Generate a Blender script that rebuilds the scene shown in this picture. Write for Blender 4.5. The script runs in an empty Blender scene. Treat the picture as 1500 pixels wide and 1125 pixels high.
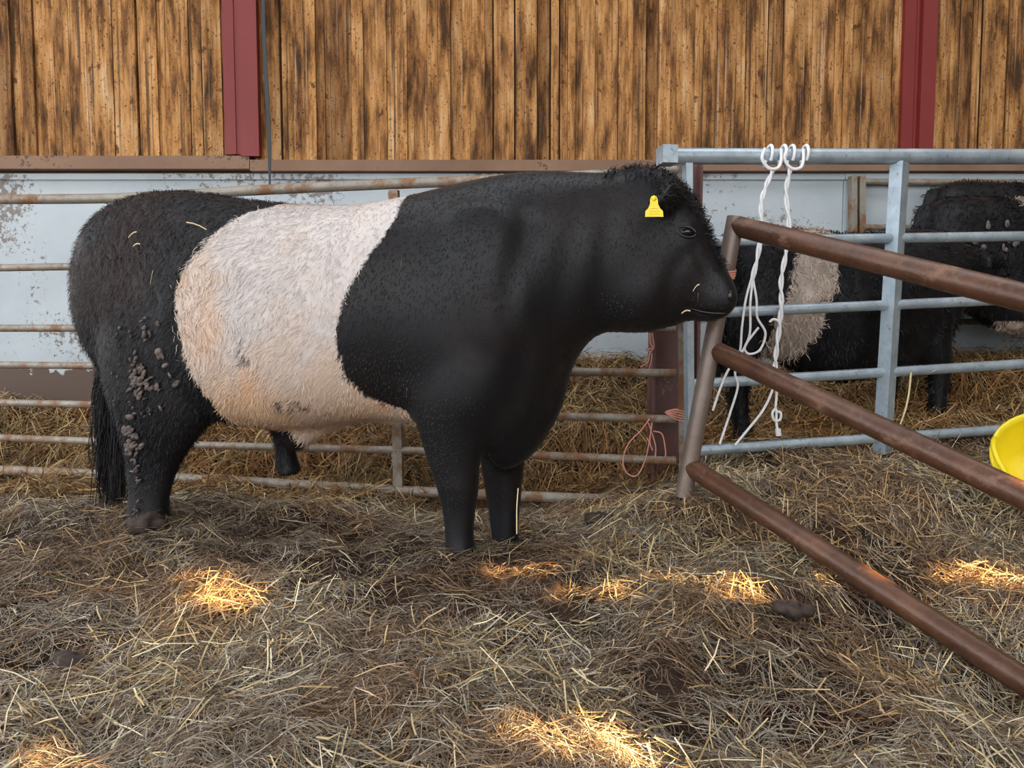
import bpy, math, random
import numpy as np
from mathutils import Vector
random.seed(7); rng = np.random.default_rng(7)

# ------------------------------------------------------------------ camera, world, sun, exposure
S = bpy.context.scene
COL = S.collection
F_PX, CX, CY, HORIZON, CAM_H = 1127.0, 750.0, 562.5, 485.0, 0.81
TH = math.atan((CY - HORIZON) / F_PX)
cam = bpy.data.cameras.new('camera'); camo = bpy.data.objects.new('camera', cam); COL.objects.link(camo)
cam.sensor_width = 36.0; cam.lens = 36.0 * F_PX / 1500.0; cam.clip_start = 0.05
camo.location = (0, 0, CAM_H); camo.rotation_euler = (math.pi / 2 - TH, 0, 0)
S.camera = camo

world = bpy.data.worlds.new('world'); S.world = world; world.use_nodes = True
bg = world.node_tree.nodes['Background']
bg.inputs['Color'].default_value = (0.93, 0.96, 1.0, 1); bg.inputs['Strength'].default_value = 1.7

SUN_EL = math.radians(22); SUN_AZ = math.radians(60)
SUNV = np.array([math.sin(SUN_AZ) * math.cos(SUN_EL), -math.cos(SUN_AZ) * math.cos(SUN_EL), math.sin(SUN_EL)])
sun = bpy.data.lights.new('sun_offscreen', 'SUN'); sun.energy = 42.0; sun.color = (1.0, 0.64, 0.27); sun.angle = math.radians(0.5)
suno = bpy.data.objects.new('sun_offscreen', sun); COL.objects.link(suno); suno.location = (8, -5, 9)
suno.rotation_euler = Vector(SUNV).to_track_quat('Z', 'Y').to_euler()

vs = S.view_settings
vs.view_transform = 'Standard'; vs.look = 'None'; vs.gamma = 1.0; vs.use_curve_mapping = False; vs.exposure = 0.95

# ------------------------------------------------------------------ photo-ray helpers
def ray(x, y):
    a, b = x - CX, CY - y
    return np.array([a, b * math.sin(TH) + F_PX * math.cos(TH), b * math.cos(TH) - F_PX * math.sin(TH)])
CAM = np.array([0, 0, CAM_H])
def at(x, y, Y):                       # point seen at a pixel, at world depth Y
    d = ray(x, y); return CAM + d * (Y / d[1])
def on_wall(x, y, A, B):               # point seen at a pixel on the vertical plane through A and B (ground points)
    n = np.array([-(B[1] - A[1]), B[0] - A[0]]); d = ray(x, y)
    t = (n @ np.array(A)) / (n @ d[:2]); return CAM + d * t

# ------------------------------------------------------------------ noise
_tab = rng.random((256, 256))
def vnoise(x, y):
    x = np.asarray(x, float); y = np.asarray(y, float)
    xi = np.floor(x).astype(int); yi = np.floor(y).astype(int); fx = x - xi; fy = y - yi
    fx = fx * fx * (3 - 2 * fx); fy = fy * fy * (3 - 2 * fy)
    g = lambda i, j: _tab[(xi + i) % 256, (yi + j) % 256]
    return (g(0, 0) * (1 - fx) + g(1, 0) * fx) * (1 - fy) + (g(0, 1) * (1 - fx) + g(1, 1) * fx) * fy
def fbm(x, y, o=3):
    v = 0; a = 0.5
    for k in range(o):
        v = v + a * vnoise(x * 2 ** k + 17.3 * k, y * 2 ** k + 9.1 * k); a *= 0.5
    return v / (1 - 0.5 ** o)

# ------------------------------------------------------------------ object helpers
def tag(o, label, cat=None, group=None, kind=None):
    o['label'] = label
    if cat: o['category'] = cat
    if group: o['group'] = group
    if kind: o['kind'] = kind
    return o
def link(name, me, mat, parent=None, smooth=False):
    o = bpy.data.objects.new(name, me); COL.objects.link(o)
    if mat: me.materials.append(mat)
    if parent: o.parent = parent
    if smooth: me.polygons.foreach_set('use_smooth', np.ones(len(me.polygons), bool))
    return o
def empty(name, loc=(0, 0, 0)):
    o = bpy.data.objects.new(name, None); COL.objects.link(o); o.location = loc; o.empty_display_size = 0.1
    return o
def mesh(name, V, F):
    me = bpy.data.meshes.new(name); me.from_pydata([tuple(map(float, v)) for v in V], [], [tuple(f) for f in F]); me.update()
    return me
class MB:
    def __init__(s): s.V = []; s.F = []
    def add(s, V, F):
        b = len(s.V); s.V += [np.array(v, float) for v in V]; s.F += [tuple(i + b for i in f) for f in F]; return s
    def hexa(s, P): return s.add(P, [(0, 3, 2, 1), (4, 5, 6, 7), (0, 1, 5, 4), (1, 2, 6, 5), (2, 3, 7, 6), (3, 0, 4, 7)])
    def box(s, x0, x1, y0, y1, z0, z1):
        return s.hexa([(x0, y0, z0), (x1, y0, z0), (x1, y1, z0), (x0, y1, z0), (x0, y0, z1), (x1, y0, z1), (x1, y1, z1), (x0, y1, z1)])
    def tube(s, pts, r, n=12, cap=True, smooth_path=0):
        P = np.array(pts, float)
        if smooth_path: P = spline(P, smooth_path)
        R = np.full(len(P), r) if np.isscalar(r) else np.interp(np.linspace(0, 1, len(P)), np.linspace(0, 1, len(r)), r)
        T = np.gradient(P, axis=0); T /= np.linalg.norm(T, axis=1)[:, None] + 1e-12
        u = np.cross(T[0], [0, 0, 1]);
        if np.linalg.norm(u) < 1e-3: u = np.array([1.0, 0, 0])
        V = []; F = []
        for i in range(len(P)):
            u = u - T[i] * (u @ T[i]); u /= np.linalg.norm(u); v = np.cross(T[i], u)
            for k in range(n):
                a = 2 * math.pi * k / n; V.append(P[i] + R[i] * (math.cos(a) * u + math.sin(a) * v))
        for i in range(len(P) - 1):
            for k in range(n):
                F.append((i * n + k, i * n + (k + 1) % n, (i + 1) * n + (k + 1) % n, (i + 1) * n + k))
        if cap: F.append(tuple(range(n))[::-1]); F.append(tuple(range((len(P) - 1) * n, len(P) * n)))
        return s.add(V, F)
    def build(s, name, mat, parent=None, smooth=False):
        return link(name, mesh(name, s.V, s.F), mat, parent, smooth)
def spline(P, m):
    P = np.array(P, float); Q = np.vstack([2 * P[0] - P[1], P, 2 * P[-1] - P[-2]]); out = []
    for i in range(1, len(Q) - 2):
        for t in np.linspace(0, 1, m, endpoint=False):
            a, b, c, d = Q[i - 1], Q[i], Q[i + 1], Q[i + 2]
            out.append(0.5 * (2 * b + (c - a) * t + (2 * a - 5 * b + 4 * c - d) * t * t + (3 * b - a - 3 * c + d) * t ** 3))
    out.append(P[-1]); return np.array(out)
def autosmooth(o, deg=40):
    me = o.data; me.polygons.foreach_set('use_smooth', np.ones(len(me.polygons), bool))
    try: me.set_sharp_from_angle(angle=math.radians(deg))
    except Exception: pass
    return o
def fast_mesh(name, V, Q, col=None):
    me = bpy.data.meshes.new(name); V = np.asarray(V, np.float32); Q = np.asarray(Q, np.int32)
    me.vertices.add(len(V)); me.vertices.foreach_set('co', V.ravel())
    k = Q.shape[1]; me.loops.add(Q.size); me.loops.foreach_set('vertex_index', Q.ravel())
    me.polygons.add(len(Q)); me.polygons.foreach_set('loop_start', np.arange(0, Q.size, k, dtype=np.int32))
    if col is not None:
        a = me.attributes.new('tint', 'FLOAT_COLOR', 'POINT')
        a.data.foreach_set('color', np.hstack([col, np.ones((len(col), 1))]).astype(np.float32).ravel())
    me.update(calc_edges=True); me.validate(); return me
def ribbons(paths, width, side, col):          # paths n,k,3  width n,k  side n,3  col n,3 -> V, Q, C
    n, k, _ = paths.shape
    off = side[:, None, :] * width[:, :, None] * 0.5
    V = np.stack([paths - off, paths + off], axis=2).reshape(-1, 3)
    base = (np.arange(n) * k * 2)[:, None] + (np.arange(k - 1) * 2)[None, :]
    Q = np.stack([base, base + 1, base + 3, base + 2], axis=-1).reshape(-1, 4)
    return V, Q, np.repeat(col, k * 2, axis=0)
def unit(a): return a / (np.linalg.norm(a, axis=-1, keepdims=True) + 1e-12)

# ------------------------------------------------------------------ materials
def mat(name, base=(0.5, 0.5, 0.5), rough=0.6, metal=0.0, spec=0.5):
    m = bpy.data.materials.new(name); m.use_nodes = True; b = m.node_tree.nodes['Principled BSDF']
    b.inputs['Base Color'].default_value = (*base, 1); b.inputs['Roughness'].default_value = rough
    b.inputs['Metallic'].default_value = metal; b.inputs['Specular IOR Level'].default_value = spec
    return m, m.node_tree, b
def N(t, kind, **kw):
    n = t.nodes.new(kind)
    for k, v in kw.items():
        if k in n.inputs: n.inputs[k].default_value = v
        else: setattr(n, k, v)
    return n
def ramp(t, src, stops):
    r = t.nodes.new('ShaderNodeValToRGB'); e = r.color_ramp.elements
    while len(e) < len(stops): e.new(0.5)
    for el, (p, c) in zip(e, stops):
        el.position = p; el.color = (*c, 1) if len(c) == 3 else c
    t.links.new(src, r.inputs[0]); return r.outputs[0]
def noise_tex(t, scale, vec=None, detail=5, rough=0.6, w=None):
    n = N(t, 'ShaderNodeTexNoise', Scale=scale, Detail=detail, Roughness=rough)
    if vec is not None: t.links.new(vec, n.inputs['Vector'])
    return n.outputs['Fac']
def mapping(t, src, scale=(1, 1, 1), loc=None):
    m = N(t, 'ShaderNodeMapping'); m.inputs['Scale'].default_value = scale
    t.links.new(src, m.inputs['Vector'])
    if loc is not None: t.links.new(loc, m.inputs['Location'])
    return m.outputs[0]
def mix(t, fac, a, b, mode='MIX'):
    m = N(t, 'ShaderNodeMix', data_type='RGBA', blend_type=mode)
    for sock, v in ((m.inputs[0], fac), (m.inputs[6], a), (m.inputs[7], b)):
        if hasattr(v, 'is_output'): t.links.new(v, sock)
        else: sock.default_value = v if isinstance(v, float) else (*v, 1)
    return m.outputs[2]
def bump(t, b, h, strength=0.4, dist=0.01):
    n = N(t, 'ShaderNodeBump', Strength=strength, Distance=dist); t.links.new(h, n.inputs['Height']); t.links.new(n.outputs[0], b.inputs['Normal'])
def pos(t): return t.nodes.new('ShaderNodeNewGeometry').outputs['Position']

def wood_mat():
    m, t, b = mat('weathered_boards', rough=0.85, spec=0.2)
    info = t.nodes.new('ShaderNodeObjectInfo'); p = pos(t)
    cx = N(t, 'ShaderNodeCombineXYZ'); mul = N(t, 'ShaderNodeMath', operation='MULTIPLY'); mul.inputs[1].default_value = 37.0
    t.links.new(info.outputs['Random'], mul.inputs[0]); t.links.new(mul.outputs[0], cx.inputs[0]); t.links.new(mul.outputs[0], cx.inputs[2])
    grain = noise_tex(t, 1.0, mapping(t, p, (62, 62, 1.5), cx.outputs[0]), 8, 0.72)
    patch = noise_tex(t, 1.0, mapping(t, p, (11, 11, 2.0), cx.outputs[0]), 8, 0.66)
    streak = noise_tex(t, 1.0, mapping(t, p, (42, 42, 0.55), cx.outputs[0]), 4, 0.6)
    spk = noise_tex(t, 1.0, mapping(t, p, (85, 85, 55), cx.outputs[0]), 3, 0.6)
    knot = noise_tex(t, 1.0, mapping(t, p, (20, 20, 14), cx.outputs[0]), 3, 0.55)
    c = ramp(t, patch, [(0.36, (0.07, 0.036, 0.017)), (0.44, (0.24, 0.118, 0.042)), (0.51, (0.46, 0.238, 0.085)), (0.60, (0.60, 0.35, 0.15)), (0.70, (0.70, 0.50, 0.29))])
    c = mix(t, ramp(t, grain, [(0.36, (0, 0, 0)), (0.50, (1, 1, 1))]), mix(t, 0.62, c, (0.085, 0.046, 0.024)), c)
    c = mix(t, ramp(t, streak, [(0.61, (0, 0, 0)), (0.68, (0.6, 0.6, 0.6))]), c, (0.70, 0.54, 0.38))
    c = mix(t, ramp(t, streak, [(0.34, (0.85, 0.85, 0.85)), (0.40, (0, 0, 0))]), c, (0.075, 0.05, 0.033))
    c = mix(t, ramp(t, spk, [(0.61, (0, 0, 0)), (0.66, (0.85, 0.85, 0.85))]), c, (0.05, 0.026, 0.014))
    c = mix(t, ramp(t, knot, [(0.64, (0, 0, 0)), (0.71, (0.85, 0.85, 0.85))]), c, (0.09, 0.038, 0.016))
    tint = ramp(t, info.outputs['Random'], [(0.0, (0.50, 0.44, 0.42)), (0.14, (0.72, 0.66, 0.62)), (0.2, (0.86, 0.79, 0.73)), (1.0, (1.05, 0.97, 0.89))])
    c = mix(t, 1.0, c, tint, 'MULTIPLY')
    t.links.new(c, b.inputs['Base Color']); bump(t, b, grain, 0.6, 0.006)
    return m
def metal_mat(name, cols, rust=0.5, rustcol=(0.22, 0.10, 0.045), rough=0.42, metal=0.55):
    m, t, b = mat(name, rough=rough, metal=metal); p = pos(t)
    n = noise_tex(t, 9.0, p, 6, 0.65); n2 = noise_tex(t, 38.0, p, 4, 0.7); r = noise_tex(t, 5.5, p, 8, 0.72)
    c = ramp(t, n, [(0.3, cols[0]), (0.7, cols[1])])
    c = mix(t, ramp(t, n2, [(0.58, (0, 0, 0)), (0.72, (0.6, 0.6, 0.6))]), c, (0.12, 0.10, 0.08))
    fac = ramp(t, r, [(rust, (0, 0, 0)), (rust + 0.1, (1, 1, 1))])
    c = mix(t, fac, c, rustcol); t.links.new(c, b.inputs['Base Color'])
    inv = ramp(t, r, [(rust, (metal,) * 3), (rust + 0.1, (0.05,) * 3)]); t.links.new(inv, b.inputs['Metallic'])
    rr = ramp(t, r, [(rust, (rough,) * 3), (rust + 0.1, (0.75,) * 3)]); t.links.new(rr, b.inputs['Roughness'])
    bump(t, b, n2, 0.45 if metal < .22 else 0.18, 0.004); return m
def tint_mat(name, rough=0.7, spec=0.3, sheen=0.0, trans=0.0):
    m, t, b = mat(name, rough=rough, spec=spec)
    a = N(t, 'ShaderNodeAttribute', attribute_name='tint'); t.links.new(a.outputs['Color'], b.inputs['Base Color'])
    if sheen: b.inputs['Sheen Weight'].default_value = sheen; b.inputs['Sheen Roughness'].default_value = 0.4
    return m
def stain_mat(name, base, base2, stain, thr, scale=3.0, rough=0.5, metal=0.0, low=None):
    m, t, b = mat(name, rough=rough, metal=metal); p = pos(t)
    c = ramp(t, noise_tex(t, 2.2, p, 5, 0.6), [(0.3, base), (0.7, base2)])
    big = noise_tex(t, scale * 0.55, p, 2, 0.5); fine = noise_tex(t, scale * 9, p, 6, 0.75)
    pr = N(t, 'ShaderNodeMath', operation='MULTIPLY'); t.links.new(big, pr.inputs[0]); t.links.new(fine, pr.inputs[1])
    c = mix(t, ramp(t, pr.outputs[0], [(thr, (0, 0, 0)), (thr + 0.03, (0.85, 0.85, 0.85))]), c, stain)
    if low:                             # dried slurry splashed along the foot of the wall
        sx = N(t, 'ShaderNodeSeparateXYZ'); t.links.new(p, sx.inputs[0])
        ad = N(t, 'ShaderNodeMath', operation='MULTIPLY_ADD'); ad.inputs[1].default_value = 0.35
        t.links.new(noise_tex(t, 7.0, p, 5, 0.7), ad.inputs[0]); t.links.new(sx.outputs[2], ad.inputs[2])
        c = mix(t, ramp(t, ad.outputs[0], [(low, (1, 1, 1)), (low + 0.012, (0, 0, 0))]), c, (0.095, 0.058, 0.04))
    t.links.new(c, b.inputs['Base Color']); bump(t, b, fine, 0.12, 0.004); return m

M = {}
M['wood'] = wood_mat()
M['gap'] = mat('backing_boards', (0.22, 0.13, 0.07), 0.9)[0]
M['beam'] = stain_mat('brown_timber', (0.19, 0.105, 0.065), (0.27, 0.16, 0.10), (0.07, 0.04, 0.03), 0.36, 4, 0.8)
M['sheet'] = stain_mat('galvanised_sheet', (0.40, 0.455, 0.485), (0.50, 0.555, 0.58), (0.15, 0.105, 0.075), 0.315, 2.6, 0.6, 0.0, 0.72)
M['red'] = stain_mat('red_paint', (0.175, 0.014, 0.011), (0.21, 0.020, 0.016), (0.10, 0.04, 0.035), 0.37, 6, 0.55)
M['maroon'] = stain_mat('maroon_paint', (0.105, 0.045, 0.04), (0.15, 0.065, 0.055), (0.25, 0.2, 0.18), 0.40, 6, 0.55)
M['galv'] = metal_mat('galvanised_tube', ((0.30, 0.37, 0.43), (0.52, 0.62, 0.69)), 0.66, (0.20, 0.15, 0.11))
M['galv_rust'] = metal_mat('rusting_galvanised_tube', ((0.22, 0.19, 0.15), (0.34, 0.31, 0.26)), 0.47, (0.21, 0.105, 0.048), 0.5, 0.25)
M['rust'] = metal_mat('rusted_pipe', ((0.060, 0.026, 0.015), (0.135, 0.060, 0.032)), 0.58, (0.22, 0.12, 0.075), 0.36, 0.2)
M['rust_worn'] = metal_mat('worn_pipe', ((0.15, 0.115, 0.095), (0.22, 0.17, 0.14)), 0.55, (0.16, 0.085, 0.055), 0.45, 0.3)
M['strand'] = tint_mat('straw_stalks', 0.62, 0.35)
M['hair'] = tint_mat('coat_hair', 0.55, 0.27)
M['hide'] = tint_mat('hide', 0.5, 0.3, 0.06)
M['rope'] = mat('white_rope', (0.83, 0.83, 0.84), 0.75)[0]
M['twine'] = mat('orange_twine', (0.70, 0.30, 0.22), 0.6)[0]
M['yellow'] = stain_mat('yellow_plastic', (0.83, 0.66, 0.012), (0.88, 0.72, 0.02), (0.30, 0.22, 0.04), 0.39, 5, 0.45)
M['tag'] = mat('yellow_tag', (0.95, 0.66, 0.01), 0.4)[0]
M['tag_ink'] = mat('tag_print', (0.62, 0.38, 0.01), 0.6)[0]
M['eye'] = mat('eye', (0.012, 0.008, 0.006), 0.06)[0]
M['strap'] = mat('black_strap', (0.03, 0.033, 0.035), 0.6)[0]
M['roof'] = mat('roof_sheet', (0.32, 0.33, 0.33), 0.8)[0]
M['outer'] = mat('sun_mask_boards', (0.22, 0.16, 0.10), 0.9)[0]
def soil():
    m, t, b = mat('trodden_litter', rough=0.9, spec=0.15); p = pos(t)
    n = noise_tex(t, 6.0, p, 8, 0.7); f = noise_tex(t, 70.0, p, 5, 0.7)
    c = ramp(t, n, [(0.3, (0.025, 0.015, 0.011)), (0.55, (0.07, 0.042, 0.028)), (0.75, (0.14, 0.09, 0.055))])
    t.links.new(c, b.inputs['Base Color']); bump(t, b, f, 1.0, 0.02); return m
M['soil'] = soil()
def dung():
    m, t, b = mat('dried_dung', rough=0.85); p = pos(t)
    t.links.new(ramp(t, noise_tex(t, 30, p), [(0.3, (0.02, 0.013, 0.010)), (0.7, (0.065, 0.040, 0.030))]), b.inputs['Base Color']); return m
M['dung'] = dung()

# ------------------------------------------------------------------ ground relief
GP = [(-2, .8, 0), (0, .8, 0), (2, .8, 0), (-1.2, 1.6, 0), (0, 1.6, 0.0), (.8, 1.5, -.02), (-1.8, 2.4, .0), (-.6, 2.3, .0), (.5, 2.3, .0), (1.7, 2.5, -.02),
      (-.2, 2.75, 0), (.05, 3.05, -.03), (-1.5, 3.0, .07), (-1.1, 3.3, .04), (-2.8, 4.15, -.05), (-1.9, 3.9, -.05), (-1.0, 3.85, -.06), (-.3, 3.65, -.10), (.25, 3.5, -.08), (.55, 3.55, -.04), (.64, 2.95, .14), (.95, 3.25, .19), (1.6, 3.3, .19),
      (2.2, 3.1, .12), (2.4, 3.6, .23), (1.5, 4.0, .27), (1.3, 3.7, .25), (2.3, 4.15, .36), (2.6, 4.6, .60), (1.7, 5.1, .5), (3.6, 4.5, .62), (3.0, 4.9, .64), (-3.2, 5.2, .31), (-2, 5.2, .33), (-1, 5.2, .42), (.5, 5.2, .62),
      (-2.6, 4.7, .14), (-1.5, 4.5, .17), (-.6, 4.5, .2), (.4, 4.4, .33), (-5, 3, .05), (5, 3, .15), (-5, 5, .3), (5, 5, .5), (0, -4, 0), (-5, -2, 0), (5, -2, 0)]
for t_ in (.35, .55, .75, 1.0, 1.25, 1.45):       # the litter lies just under the lowest pipe of the leaning gate
    a_ = at(1012, 684, 2.90); b_ = at(1500, 998, 2.90 * (1012 - 62) / (1500 - 62)); q_ = a_ + (b_ - a_) * t_
    GP.append((q_[0], q_[1], q_[2] - .10))
GP = np.array(GP)
def ground(X, Y, fine=True):
    X = np.asarray(X, float); Y = np.asarray(Y, float); w = 0; v = 0
    for gx, gy, gz in GP:
        d2 = (X - gx) ** 2 + (Y - gy) ** 2 + 0.02; k = np.exp(-d2 / 1.2) / d2 ** 1.3 + 1e-7 / d2; w = w + k; v = v + k * gz
    z = v / w
    if fine: z = z + (fbm(X * 2.6 + 40, Y * 2.6 + 40, 3) - 0.5) * 0.11 + (fbm(X * 8 + 7, Y * 8, 3) - 0.5) * 0.075
    for hx, hy, hz in ((-.22, 2.74, .0), (-.02, 3.0, -.055), (-1.45, 3.0, .06)):      # litter heaped round the bull's feet
        k = np.exp(-((X - hx) ** 2 + (Y - hy) ** 2) / .16 ** 2); z = z * (1 - k) + (hz + .012) * k
    return z
def mud(X, Y):                                   # 1 where the litter is trodden to dark mud
    n = fbm(X * 1.7 + 3, Y * 1.7 + 11, 4)
    v = np.clip((n - 0.56) / 0.1, 0, 1)
    for x, y, rx, ry in ((-.75, 3.15, .65, .33), (-.55, 2.75, .35, .2), (-1.25, 1.95, .3, .25), (.85, 2.2, .18, .12), (1.05, 1.72, .16, .1), (-.95, 2.6, .2, .15), (.36, 3.0, .16, .14)):
        v = np.maximum(v, np.clip(1.4 - np.sqrt(((X - x) / rx) ** 2 + ((Y - y) / ry) ** 2) + (n - .5), 0, 1))
    return v

# ------------------------------------------------------------------ structure
WY = 5.2
def floor():
    xs = np.unique(np.concatenate([np.linspace(-9, -4, 12), np.linspace(-4, 4, 230), np.linspace(4, 9, 12)]))
    ys = np.unique(np.concatenate([np.linspace(-12, 0.6, 20), np.linspace(0.6, WY + .05, 150)]))
    X, Y = np.meshgrid(xs, ys); Z = ground(X, Y) - 0.012 * mud(X, Y)
    V = np.stack([X, Y, Z], -1).reshape(-1, 3); nx = len(xs); i, j = np.meshgrid(np.arange(nx - 1), np.arange(len(ys) - 1))
    b = (j * nx + i).ravel(); Q = np.stack([b, b + 1, b + nx + 1, b + nx], 1)
    o = link('floor', fast_mesh('floor', V, Q), M['soil'], None, True); o['kind'] = 'structure'
    tag(o, 'uneven floor of dark trodden litter and manure')
floor()

zb = at(750, 240, WY)[2]                         # height of the timber rail
wall = MB().box(-6, 6, WY + .05, WY + .12, -.3, 4.4).build('wall_back', M['gap']); tag(wall, 'rear barn wall of vertical boards over pale metal sheets', kind='structure')
x = -4.6; i = 0
while x < 4.8:
    w = random.choice([0.05, 0.075, 0.10, 0.125, 0.14, 0.16]) * random.uniform(0.92, 1.08); d = random.choice([0, 0, .008, .014, .022, .03])
    e = random.uniform(-.008, .008); z1 = 4.3; y0 = WY - .01 - d
    lean = random.uniform(-.006, .006)
    MB().hexa([(x, y0, zb - .02 + e), (x + w, y0 + random.uniform(-.004, .004), zb - .02 + e), (x + w, y0 + .03, zb - .02 + e), (x, y0 + .03, zb - .02 + e),
               (x + lean, y0, z1), (x + w + lean, y0, z1), (x + w + lean, y0 + .03, z1), (x + lean, y0 + .03, z1)]).build('plank', M['wood'], wall)
    x += w + random.choice([.001, .002, .003, .005, .012]); i += 1
def sheet(xa, xb, jog):
    a, b = at(xa, 300, WY)[0], at(xb, 300, WY)[0]
    o = MB().box(a, b - .004, WY + .005 + jog, WY + .03, -.2, zb - .06).build('metal_sheet', M['sheet'], wall)
    MB().box(a, b - .004, WY - .02 + jog, WY + .005 + jog, zb - .105, zb - .068).build('sheet_lip', M['sheet'], wall)
for k, (a, b) in enumerate([(-520, -60), (-60, 373), (373, 1000), (1000, 1236), (1236, 1392), (1392, 1980)]): sheet(a, b, 0.006 * (k % 2))
def beam(xa, xb, y0, y1, name, label):
    a, b = at(xa, 240, WY - .08), at(xb, 240, WY - .08)
    o = MB().box(a[0], b[0], WY - .08, WY + .03, at(0, y1, WY - .08)[2], at(0, y0, WY - .08)[2]).build(name, M['beam']); o['kind'] = 'structure'; tag(o, label)
beam(-560, 365, 228, 247, 'trim_1', 'brown timber rail under the boards, ending below the red column with the strap')
beam(366, 1990, 234, 250, 'trim_2', 'long brown timber rail under the boards between and past the red columns')
o = MB().box(-7, 7, -1.0, 2.3, 4.4, 4.5).box(-7, 7, 3.9, WY + .3, 4.4, 4.5).build('ceiling', M['roof']); o['kind'] = 'structure'; tag(o, 'grey sheet roof over the pen with a ridge gap added to let in sky light')  # roof is out of view; its ridge gap is added to brighten from above

def column(xa, xm, xb, ybot, label):
    D0, D1 = WY - .05, WY - .09                   # face of the recessed web, face of the proud flange
    a, m0 = at(xa, 110, D0)[0], at(xm, 110, D0)[0]; m_, b = at(xm, 110, D1)[0], at(xb, 110, D1)[0]; z0 = at(xa, ybot, D1)[2]
    r = empty('steel_column', ((a + b) / 2, D1, z0)); tag(r, label, 'column'); c = np.array([(a + b) / 2, D1, z0])
    def P(nm, x0, x1, y0, y1, zz0, zz1, mt): MB().box(x0 - c[0], x1 - c[0], y0 - c[1], y1 - c[1], zz0 - c[2], zz1 - c[2]).build(nm, mt, r)
    P('web', a, max(m0, m_), D0, WY - .045 + .04, z0, 4.35, M['red']); P('flange', m_, b, D1, WY - .012, z0 - .02, 4.35, M['red'])
    P('seam', a + (m0 - a) * .62, a + (m0 - a) * .74, D0 - .008, D0, z0, 4.35, M['red'])
column(327, 350, 377, 224, 'red steel column with a dark strap hanging beside it')
column(1323, 1350, 1371, 226, 'red steel column on the boarded wall above the galvanised gate')
sp = [at(384, -260, WY - .16), at(385, 0, WY - .16), at(390, 120, WY - .16), at(394, 200, WY - .16), at(395, 276, WY - .16)]
sm = MB(); P_ = spline(sp, 6); wv = np.interp(np.linspace(0, 1, len(P_)), [0, .5, .8, 1], [.010, .013, .012, .005])
for k in range(len(P_) - 1):
    a, b = P_[k], P_[k + 1]
    sm.hexa([a - [wv[k], 0, 0], a + [wv[k], 0, 0], a + [wv[k], .006, 0], a + [-wv[k], .006, 0], b - [wv[k + 1], 0, 0], b + [wv[k + 1], 0, 0], b + [wv[k + 1], .006, 0], b + [-wv[k + 1], .006, 0]])
tag(sm.build('hanging_strap', M['strap']), 'thin dark strap hanging down the boards beside the red column', 'strap')

# unseen side wall added to block the sun; holes placed to cast sun patches
def sun_mask_wall():
    XW = 6.0; holes = []
    for px_, py_, wy, wz in ((318, 872, .17, .075), (275, 850, .08, .05), (732, 838, .12, .07), (850, 866, .14, .05), (1000, 846, .17, .075), (1100, 852, .18, .08), (1205, 852, .14, .06), (790, 1075, .12, .07), (905, 1085, .17, .085),
                             (1400, 850, .17, .12), (1475, 868, .06, .06), (1450, 925, .20, .085), (60, 1118, .1, .04), (1470, 830, .04, .08)):
        d = ray(px_, py_); P = CAM + d * ((.03 - CAM_H) / d[2]); z = ground(P[0], P[1]) + .02
        P = CAM + d * ((float(z) - CAM_H) / d[2]); t = (XW - P[0]) / SUNV[0]; h = P + SUNV * t
        holes.append((h[1] - wy / 2, h[1] + wy / 2, h[2] - wz / 2, h[2] + wz / 2))
    cuts = sorted(set([-9.0, 6.0] + [v for h in holes for v in h[:2]])); mb = MB()
    for y0, y1 in zip(cuts[:-1], cuts[1:]):
        if y1 - y0 < 1e-5: continue
        zs = sorted([(h[2], h[3]) for h in holes if h[0] <= y0 + 1e-6 and h[1] >= y1 - 1e-6]); z = -.3
        for a, b in zs:
            if a > z: mb.box(XW, XW + .04, y0, y1, z, a)
            z = max(z, b)
        mb.box(XW, XW + .04, y0, y1, z, 9.0)
    o = mb.build('wall_sun_mask', M['outer']); o['kind'] = 'structure'; tag(o, 'unseen side wall added to block the sun, with gaps cut for the sun patches')
sun_mask_wall()

# ------------------------------------------------------------------ fences and gates
def gate_part(root, name, pts, r, m, n=12, sm_=0):
    b = MB(); c = np.array(root.location); b.tube([np.array(p) - c for p in pts], r, n, True, sm_)
    o = b.build(name, m, root); return autosmooth(o)
def bar(root, name, p0, p1, hx, hy, m, ang=0.0):
    c = np.array(root.location); p0 = np.array(p0) - c; p1 = np.array(p1) - c; ca, sa = math.cos(ang), math.sin(ang)
    q = [np.array([ca * a * hx - sa * b_ * hy, sa * a * hx + ca * b_ * hy, 0]) for a, b_ in ((-1, -1), (1, -1), (1, 1), (-1, 1))]
    return MB().hexa([p0 + v for v in q] + [p1 + v for v in q]).build(name, m, root)

FA, FB = at(0, 500, 4.2)[:2], at(1000, 500, 3.62)[:2]
fang = math.atan2(FB[1] - FA[1], FB[0] - FA[0])
def fpt(x, y): return on_wall(x, y, FA, FB)
f = empty('cattle_hurdle', tuple(fpt(580, 715))); tag(f, 'long rusting seven-rail cattle hurdle standing behind the belted bull', 'hurdle')
gate_part(f, 'rail', [fpt(-220, 293), fpt(0, 292), fpt(180, 290), fpt(370, 279), fpt(560, 270), fpt(740, 263), fpt(994, 251)], .026, M['galv_rust'], 12, 5)
for fr in (.251, .475, .61, .749, .874, 1.0):
    yl = 292 + 398 * fr; yr = 250 + 486 * fr; sl = (yr - yl) / 990
    wob = [(-220, 0), (250, random.uniform(-2, 2)), (600, random.uniform(-2, 3)), (990, 0)]
    gate_part(f, 'rail', [fpt(xx, yl + sl * xx + dy) for xx, dy in wob], .027 if fr == 1 else .0195, M['galv_rust'], 12, 5)
bar(f, 'upright', fpt(577, 279), fpt(584, 716), .024, .018, M['galv_rust'], fang)
bar(f, 'end_upright', fpt(997, 243), fpt(1000, 690), .017, .022, M['galv_rust'], fang)

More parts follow.
